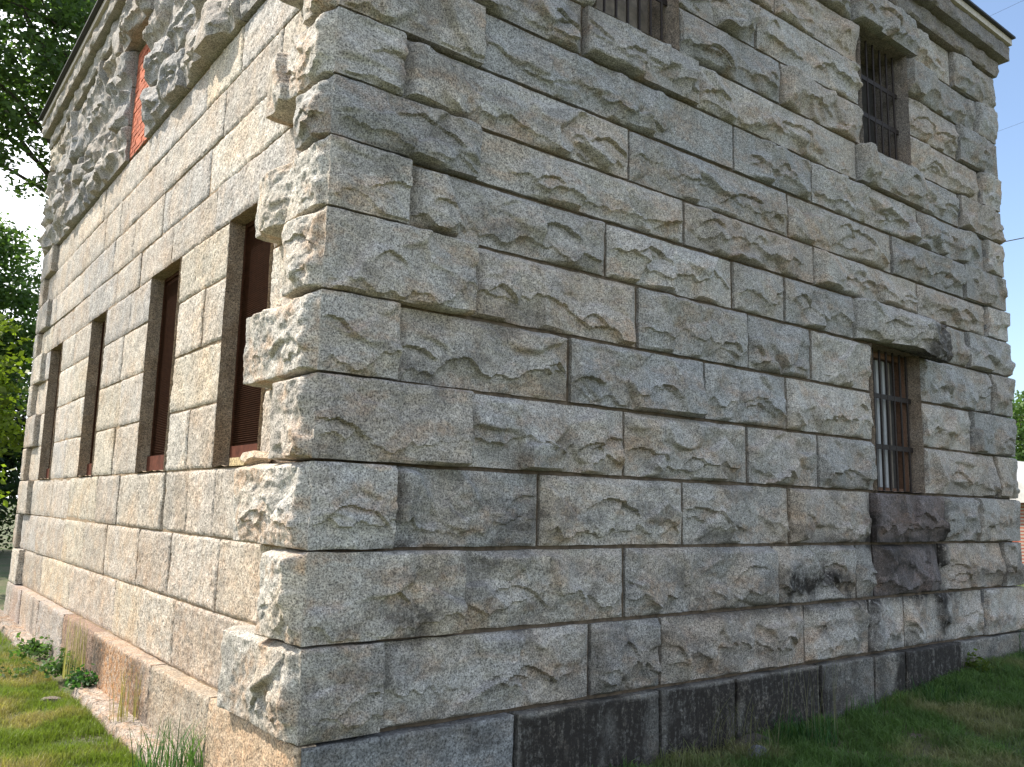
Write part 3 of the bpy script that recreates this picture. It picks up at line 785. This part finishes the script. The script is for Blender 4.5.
weed('weed', -.5, 6.9, -1.86, .3, .16, 200, .055, (.10, .15, .05), 'low spreading weed in the lawn outside the kerb gap', g, 4)
def tuft(name, x, y, z, rad, h, n, col, label, seed, w=.008, lean=.6, group=None, thing_cat='grass tuft'):
    r = np.random.RandomState(seed); mb = MB()
    a = r.rand(n)*6.28; rr = rad*np.sqrt(r.rand(n))
    hh = h*(.4+.6*r.rand(n))
    for k in range(n):
        bx, by = x+rr[k]*math.cos(a[k]), y+rr[k]*math.sin(a[k]); b = r.rand()*6.28; L = hh[k]*lean*r.rand()
        pts = []; px = math.cos(b); py = math.sin(b)
        V = []; m = 6
        for i in range(m+1):
            t = i/m; ww = w*.5*(1-t)**.6+.0004
            cx = bx+px*L*t*t; cy = by+py*L*t*t; cz = z+hh[k]*(t-.28*lean*t*t*r.rand()**0)
            V += [(cx-py*ww, cy+px*ww, cz), (cx+py*ww, cy-px*ww, cz)]
        mb.add(V, [(2*i, 2*i+1, 2*i+3, 2*i+2) for i in range(m)], col=tuple(np.array(col)*(.6+.8*r.rand())))
    return tag(mb.build(name, [M_GRASS]), label, thing_cat, group)
tuft('grass_tuft', -.22, 1.75, -1.86, .26, .66, 150, (.075, .15, .04), 'tall green grass tuft at the foot of the plinth left of the corner', 1, .011)
tuft('grass_tuft', -.13, 1.15, -1.86, .12, .34, 40, (.16, .17, .07), 'short pale tuft right under the corner of the building', 2, .008)
tuft('dry_grass_stalks', -.08, 3.6, -1.74, .16, .60, 34, (.30, .25, .11), 'thin dry stalks in front of the plinth between rust stain and tall tuft', 3, .006, .35)
tuft('dry_grass_stalks', -.09, 5.9, -1.74, .14, .80, 60, (.34, .30, .14), 'tall straw coloured stalks rising over the plinth beside the leafy weeds', 4, .007, .25)
tuft('dry_grass_stalks', 4.0, -.28, -1.8, .35, .75, 80, (.13, .125, .065), 'tangled dry stalks beside the grey rock under the black plinth', 5, .005, .8)
tuft('dry_grass_stalks', 5.2, -.22, -1.78, .3, .95, 26, (.16, .15, .09), 'tall thin stalks in front of the black stained plinth', 6, .004, .3)
tuft('grass_tuft', 4.9, -.30, -1.78, .30, .36, 120, (.035, .095, .025), 'dark green tuft against the black stained plinth', 7, .009, .7)
tuft('grass_tuft', 7.6, -.22, -1.7, .45, .30, 160, (.04, .09, .025), 'dark tuft below the stained sill of the lower window', 8, .009, .8)
tuft('grass_tuft', 10.4, -.2, -1.52, .3, .50, 70, (.04, .09, .03), 'tall dark tuft at the right end of the front wall', 9, .009, .6)
tuft('dry_grass_stalks', .35, -.25, -1.82, .10, .33, 16, (.35, .32, .2), 'a few pale curled straws under the corner stone', 10, .005, .9)
g2 = 'small weeds and tufts along the foot of the front wall'
for i, (x_, h_, w_) in enumerate(((2.6, .22, 'pale sprigs below the left end of the black plinth'), (3.3, .28, 'leaning tuft below the middle of the black plinth'), (6.2, .34, 'shaggy tuft at the right end of the black plinth'), (6.9, .26, 'low tuft under the first clean plinth stone'), (8.9, .30, 'tuft where the second black plinth stone ends'))):
    tuft('grass_tuft', x_, -.16, float(gz(x_, -.16))-.01, .28, h_, 90, ((.14, .16, .06) if i % 2 else (.07, .13, .04)), w_, 20+i, .007, .8, g2)
weed('weed', 8.75, -.14, -1.62, .12, .38, 150, .07, (.12, .16, .03), 'yellow green leafy weed against the plinth right of the stained stone', g2, 31)
# rocks
def rock_thing(x, y, z, sx, sy, sz, col, label, seed, stain=0.):
    r = np.random.RandomState(seed); nu, nv = 40, 24
    T, Ph = np.meshgrid(np.linspace(0, 2*np.pi, nu), np.linspace(.01, np.pi-.01, nv))
    D = np.stack([np.sin(Ph)*np.cos(T), np.sin(Ph)*np.sin(T), np.cos(Ph)], -1)
    rad = np.full(T.shape, 9.)
    for k in range(16):
        nrm = r.randn(3); nrm /= np.linalg.norm(nrm); dd = D@nrm
        rad = np.minimum(rad, np.where(dd > .05, (.7+.3*r.rand())/np.maximum(dd, .05), 9.))
    rad = np.minimum(rad, 1.3)
    V = D*rad[..., None]*np.array([sx, sy, sz])+np.array([x, y, z])
    V[:, -1] = V[:, 0]
    mb = MB(); mb.add(V.reshape(-1, 3), grid_faces(nu, nv, True), col=col, stain=stain)
    return tag(mb.build('rock', [M_ROCK], None, False), label, 'rock')
rock_thing(4.05, -.42, -1.77, .13, .11, .10, (.12, .125, .14), 'grey angular rock lying in the grass below the black plinth', 3)
rock_thing(4.35, -.12, -1.76, .36, .08, .07, (.06, .05, .04), 'brown slab of stone leaning at the foot of the black plinth', 4)
rock_thing(-.42, 5.3, -1.86, .10, .08, .05, (.20, .17, .15), 'dark broken stone lying in the weeds beside the end of the kerb', 5)
rock_thing(.045, 1.12, ZS['G']+.045, .10, .22, .06, (.48, .40, .30), 'pale rounded stone lump on the sill of the nearest side window', 6)
rock_thing(6.0, -.8, -1.80, .1, .08, .035, (.15, .12, .09), 'small flat brown stone in the grass before the front wall', 8)

# ------------------------------------------------------------------ trees
def tree(name, base, height, lean, crown_c, crown_r, nclump, leaf, col, label, seed, group='trees behind and beside the building', trunk_r=.25, per=150, gap=0.25, limbs=9, clump=.55, flat=.6):
    r = np.random.RandomState(seed)
    root = tag(empty(name, base), label, 'tree', group)
    bx, by, bz = base
    top = np.array([lean[0], lean[1], height])
    tr = MB(); n = 9
    pts = [(top[0]*t**1.4+.12*math.sin(5*t+seed), top[1]*t**1.4+.12*math.cos(4*t+seed), -.15+(height+.15)*t) for t in np.linspace(0, 1, n)]
    tr.tube(pts, [trunk_r*(1.25-1.0*t) for t in np.linspace(0, 1, n)], 10, col=(.10, .08, .06))
    cc = np.array(crown_c, float)-np.array(base); cr = np.array(crown_r, float)
    C = r.randn(nclump, 3); C /= np.linalg.norm(C, axis=1)[:, None]; C *= (.25+.75*r.rand(nclump)[:, None]**.5)
    C = cc+C*cr
    ends = C[r.choice(nclump, min(nclump, limbs*3), replace=False)]
    lf = MB()
    for k in range(limbs):
        s = np.array(pts[2*n//3+int(r.rand()*(n-2*n//3-1))]); e = ends[k]; m = (s+e)/2+np.array([0, 0, .25*np.linalg.norm(e-s)*.4])+r.randn(3)*.25
        T = np.linspace(0, 1, 9)[:, None]; Pl = (1-T)**2*s+2*T*(1-T)*m+T*T*e+np.sin(T*9+k)*.07
        tr.tube([tuple(p) for p in Pl], [trunk_r*.24*(1-t)+.012 for t in T[:, 0]], 7, col=(.09, .07, .055))
        for j in range(4):
            q0 = Pl[3+int(r.rand()*5)]; dd = r.randn(3)*np.array([1, 1, .6]); dd /= np.linalg.norm(dd); L_ = .25*cr.max()*(.5+r.rand())
            q1 = q0+dd*L_*.5+np.array([0, 0, .1]); q2 = q0+dd*L_
            tr.tube([tuple(q0), tuple(q1), tuple(q2)], [trunk_r*.08, trunk_r*.05, .008], 5, col=(.09, .07, .055))
            kk = int(per*.35); tt = .3+.8*r.rand(kk, 1)
            leaf_quads(lf, q0+(q2-q0)*tt+r.randn(kk, 3)*clump*.35, leaf, np.array(col)*(.65+.7*r.rand(kk))[:, None], r, .6)
    tr.build('trunk', [M_BARK], root, True)
    for c in C:
        if r.rand() < gap*.4: continue
        k = int(per*(.5+r.rand())); s = clump*(.6+.8*r.rand())
        P_ = c+r.randn(k, 3)*np.array([s, s, s*flat])*.6
        q = np.array(col)*(.65+.7*r.rand())
        leaf_quads(lf, P_, leaf, q*(.7+.6*r.rand(k))[:, None], r, .6)
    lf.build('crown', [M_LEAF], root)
    return root
CX, CY, CZ = -2.349, -5.184, .306
def at(dx, dy, dist, z): return (CX+dx*dist, CY+dy*dist, z)
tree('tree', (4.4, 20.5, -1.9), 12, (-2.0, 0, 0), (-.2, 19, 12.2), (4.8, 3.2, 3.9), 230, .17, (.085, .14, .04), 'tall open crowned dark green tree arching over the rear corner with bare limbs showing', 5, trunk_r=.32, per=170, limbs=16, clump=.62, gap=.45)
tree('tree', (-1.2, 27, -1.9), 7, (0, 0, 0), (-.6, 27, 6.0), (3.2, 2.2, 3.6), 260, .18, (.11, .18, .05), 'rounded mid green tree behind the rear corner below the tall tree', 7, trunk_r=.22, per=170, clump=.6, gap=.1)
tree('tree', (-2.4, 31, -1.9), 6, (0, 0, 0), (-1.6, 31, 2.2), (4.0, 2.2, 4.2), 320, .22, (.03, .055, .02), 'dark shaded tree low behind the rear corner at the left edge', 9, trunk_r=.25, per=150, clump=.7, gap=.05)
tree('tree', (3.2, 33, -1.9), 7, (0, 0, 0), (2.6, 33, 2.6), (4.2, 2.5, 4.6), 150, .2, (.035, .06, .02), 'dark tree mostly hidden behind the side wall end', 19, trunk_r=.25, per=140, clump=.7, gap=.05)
tree('young_tree', (-1.5, 17.2, -1.9), 5.6, (.8, 0, 0), (-.35, 17.2, 2.2), (1.15, .9, 2.3), 70, .17, (.19, .24, .03), 'young tree with yellow green leaves reaching in at the left edge', 11, trunk_r=.07, per=60, clump=.32, gap=.3, limbs=8)
tree('tree', (38, 12.0, -1.5), 6, (0, 0, 0), (39, 11.2, 3.2), (3.6, 3, 2.6), 120, .22, (.08, .14, .035), 'bright green tree behind the brick outbuilding at the right edge', 13, trunk_r=.25, per=150, clump=.7, gap=.1)

# ------------------------------------------------------------------ brick outbuilding at the right edge
H = empty('brick_outbuilding', (30, 6.0, -1.6)); tag(H, 'low red brick outbuilding with pale roof past the right end of the front wall', 'building')
def bmat():
    m, nt, b = nmat('red_brick_wall')
    tc = N(nt, 'ShaderNodeTexCoord'); br = N(nt, 'ShaderNodeTexBrick')
    mp = N(nt, 'ShaderNodeMapping'); mp.inputs['Rotation'].default_value = (math.radians(90), 0, 0); nt.links.new(tc.outputs['Object'], mp.inputs[0]); nt.links.new(mp.outputs[0], br.inputs['Vector'])
    br.inputs['Color1'].default_value = (.36, .10, .06, 1); br.inputs['Color2'].default_value = (.28, .075, .05, 1); br.inputs['Mortar'].default_value = (.35, .3, .25, 1)
    br.inputs['Scale'].default_value = 4.5; nt.links.new(br.outputs[0], b.inputs['Base Color']); b.inputs['Roughness'].default_value = .9; return m
mb = MB(); mb.box(-2.0, 7, 0, 6, -.4, 2.6); mb.build('wall', [bmat()], H)
mb = MB(); mb.add([(-2.4, -.5, 2.55), (7.4, -.5, 2.55), (7.4, 3, 4.15), (-2.4, 3, 4.15), (-2.4, 6.5, 2.55), (7.4, 6.5, 2.55), (-2.4, -.5, 2.45), (7.4, -.5, 2.45), (7.4, 6.5, 2.45), (-2.4, 6.5, 2.45)],
   [(0, 1, 2, 3), (3, 2, 5, 4), (6, 7, 1, 0), (4, 5, 8, 9), (9, 8, 7, 6)], [(0, 3, 4), (1, 5, 2)])
mb.add([(-2.4, -.5, 2.45), (-2.4, 6.5, 2.45), (-2.4, 6.5, 2.55), (-2.4, -.5, 2.55)], [(0, 1, 2, 3)])
mb.build('roof', [plain('pale_metal_roof', (.6, .58, .55), .5, 0, 4, .15)], H)
mb = MB(); mb.box(.6, 1.6, -.05, .02, -.2, 1.9); mb.build('door', [M_WOOD], H)

# ------------------------------------------------------------------ power lines
def cable(p, q, sag, label, r=.014):
    mb = MB(); P0, P1 = np.array(p, float), np.array(q, float)
    pts = []
    for t in np.linspace(0, 1, 25):
        v = P0+(P1-P0)*t; v[2] -= sag*4*t*(1-t); pts.append(tuple(v))
    mb.tube(pts, r, 5, col=(.03, .03, .03)); tag(mb.build('power_line', [M_IRON]), label, 'cable', 'overhead power lines')
d1 = (.9328, .3604)
cable((32, 24, 11.6), (36, -14, 12.4), .5, 'overhead cable crossing the blue sky level with the middle of the right wall edge', .02)
cable((40, 30, 24.5), (34, -10, 23.2), .5, 'highest overhead cable near the roof corner at the right', .006)
cable((40, 30, 18.4), (34, -10, 18.0), .5, 'faint overhead cable midway down the sky at the right', .005)
cable((-9, 20, 2.3), (6, 26, 2.9), .1, 'pale cable in front of the dark trees at the left edge', .02)

# ------------------------------------------------------------------ light and sky
SUN = Vector((-1, 1.3, 1.9)).normalized()
elev = math.asin(SUN.z); azi = math.atan2(-SUN.x, SUN.y)
w = bpy.data.worlds.new('World'); SC.world = w; w.use_nodes = True
nt = w.node_tree; bg = nt.nodes['Background']
sky = N(nt, 'ShaderNodeTexSky'); sky.sky_type = 'NISHITA'; sky.sun_disc = False; sky.sun_elevation = elev; sky.sun_rotation = -azi
sky.air_density = 1.0; sky.dust_density = 1.6; sky.ozone_density = 1.0
tc = N(nt, 'ShaderNodeTexCoord')
mp = N(nt, 'ShaderNodeMapping'); mp.inputs['Scale'].default_value = (1, 1, 2.2); nt.links.new(tc.outputs['Generated'], mp.inputs[0])
cn = ramp(nt, noise(nt, mp.outputs[0], 2.2, 6, .55, .3), [(.38, 0.), (.58, 1.)])
dt = N(nt, 'ShaderNodeVectorMath', operation='DOT_PRODUCT'); nt.links.new(tc.outputs['Generated'], dt.inputs[0]); dt.inputs[1].default_value = Vector((-.15, .95, .28)).normalized()
side = ramp(nt, dt.outputs['Value'], [(.72, 0.), (.93, 1.)])
db = N(nt, 'ShaderNodeVectorMath', operation='DOT_PRODUCT'); nt.links.new(tc.outputs['Generated'], db.inputs[0]); db.inputs[1].default_value = Vector((-.35, -.85, .4)).normalized()  # unseen clouds added behind the camera for whiter, brighter fill light
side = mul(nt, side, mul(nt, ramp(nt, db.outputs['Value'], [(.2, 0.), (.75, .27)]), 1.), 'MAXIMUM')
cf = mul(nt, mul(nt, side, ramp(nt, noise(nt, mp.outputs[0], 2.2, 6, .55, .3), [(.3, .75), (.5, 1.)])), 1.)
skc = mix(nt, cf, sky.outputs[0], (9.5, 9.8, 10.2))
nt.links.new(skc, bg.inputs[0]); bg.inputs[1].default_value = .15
sl = bpy.data.lights.new('sun', 'SUN'); sl.energy = 4.0; sl.angle = math.radians(.53); sl.color = (1, .925, .81)
so = bpy.data.objects.new('sun', sl); so.rotation_euler = SUN.to_track_quat('Z', 'Y').to_euler(); so.location = (-20, 26, 38); COL.objects.link(so)

# ------------------------------------------------------------------ camera
yaw, pit, rol = math.radians(37.4441), math.radians(8.3245), math.radians(1.328)
fwv = Vector((math.sin(yaw)*math.cos(pit), math.cos(yaw)*math.cos(pit), math.sin(pit)))
rt = Vector((math.cos(yaw), -math.sin(yaw), 0)); up = rt.cross(fwv)
r2 = rt*math.cos(rol)+up*math.sin(rol); u2 = up*math.cos(rol)-rt*math.sin(rol)
cam = bpy.data.cameras.new('camera'); cam.sensor_width = 36; cam.lens = 849.31/1024*36; cam.clip_end = 3000; cam.clip_start = .05
co_ = bpy.data.objects.new('camera', cam); COL.objects.link(co_)
co_.matrix_world = Matrix.Translation((CX, CY, CZ)) @ Matrix((r2, u2, -fwv)).transposed().to_4x4()
SC.camera = co_
SC.view_settings.view_transform = 'Standard'; SC.view_settings.look = 'None'; SC.view_settings.exposure = .88; SC.view_settings.gamma = 1
SC.render.resolution_x = 1024; SC.render.resolution_y = 767
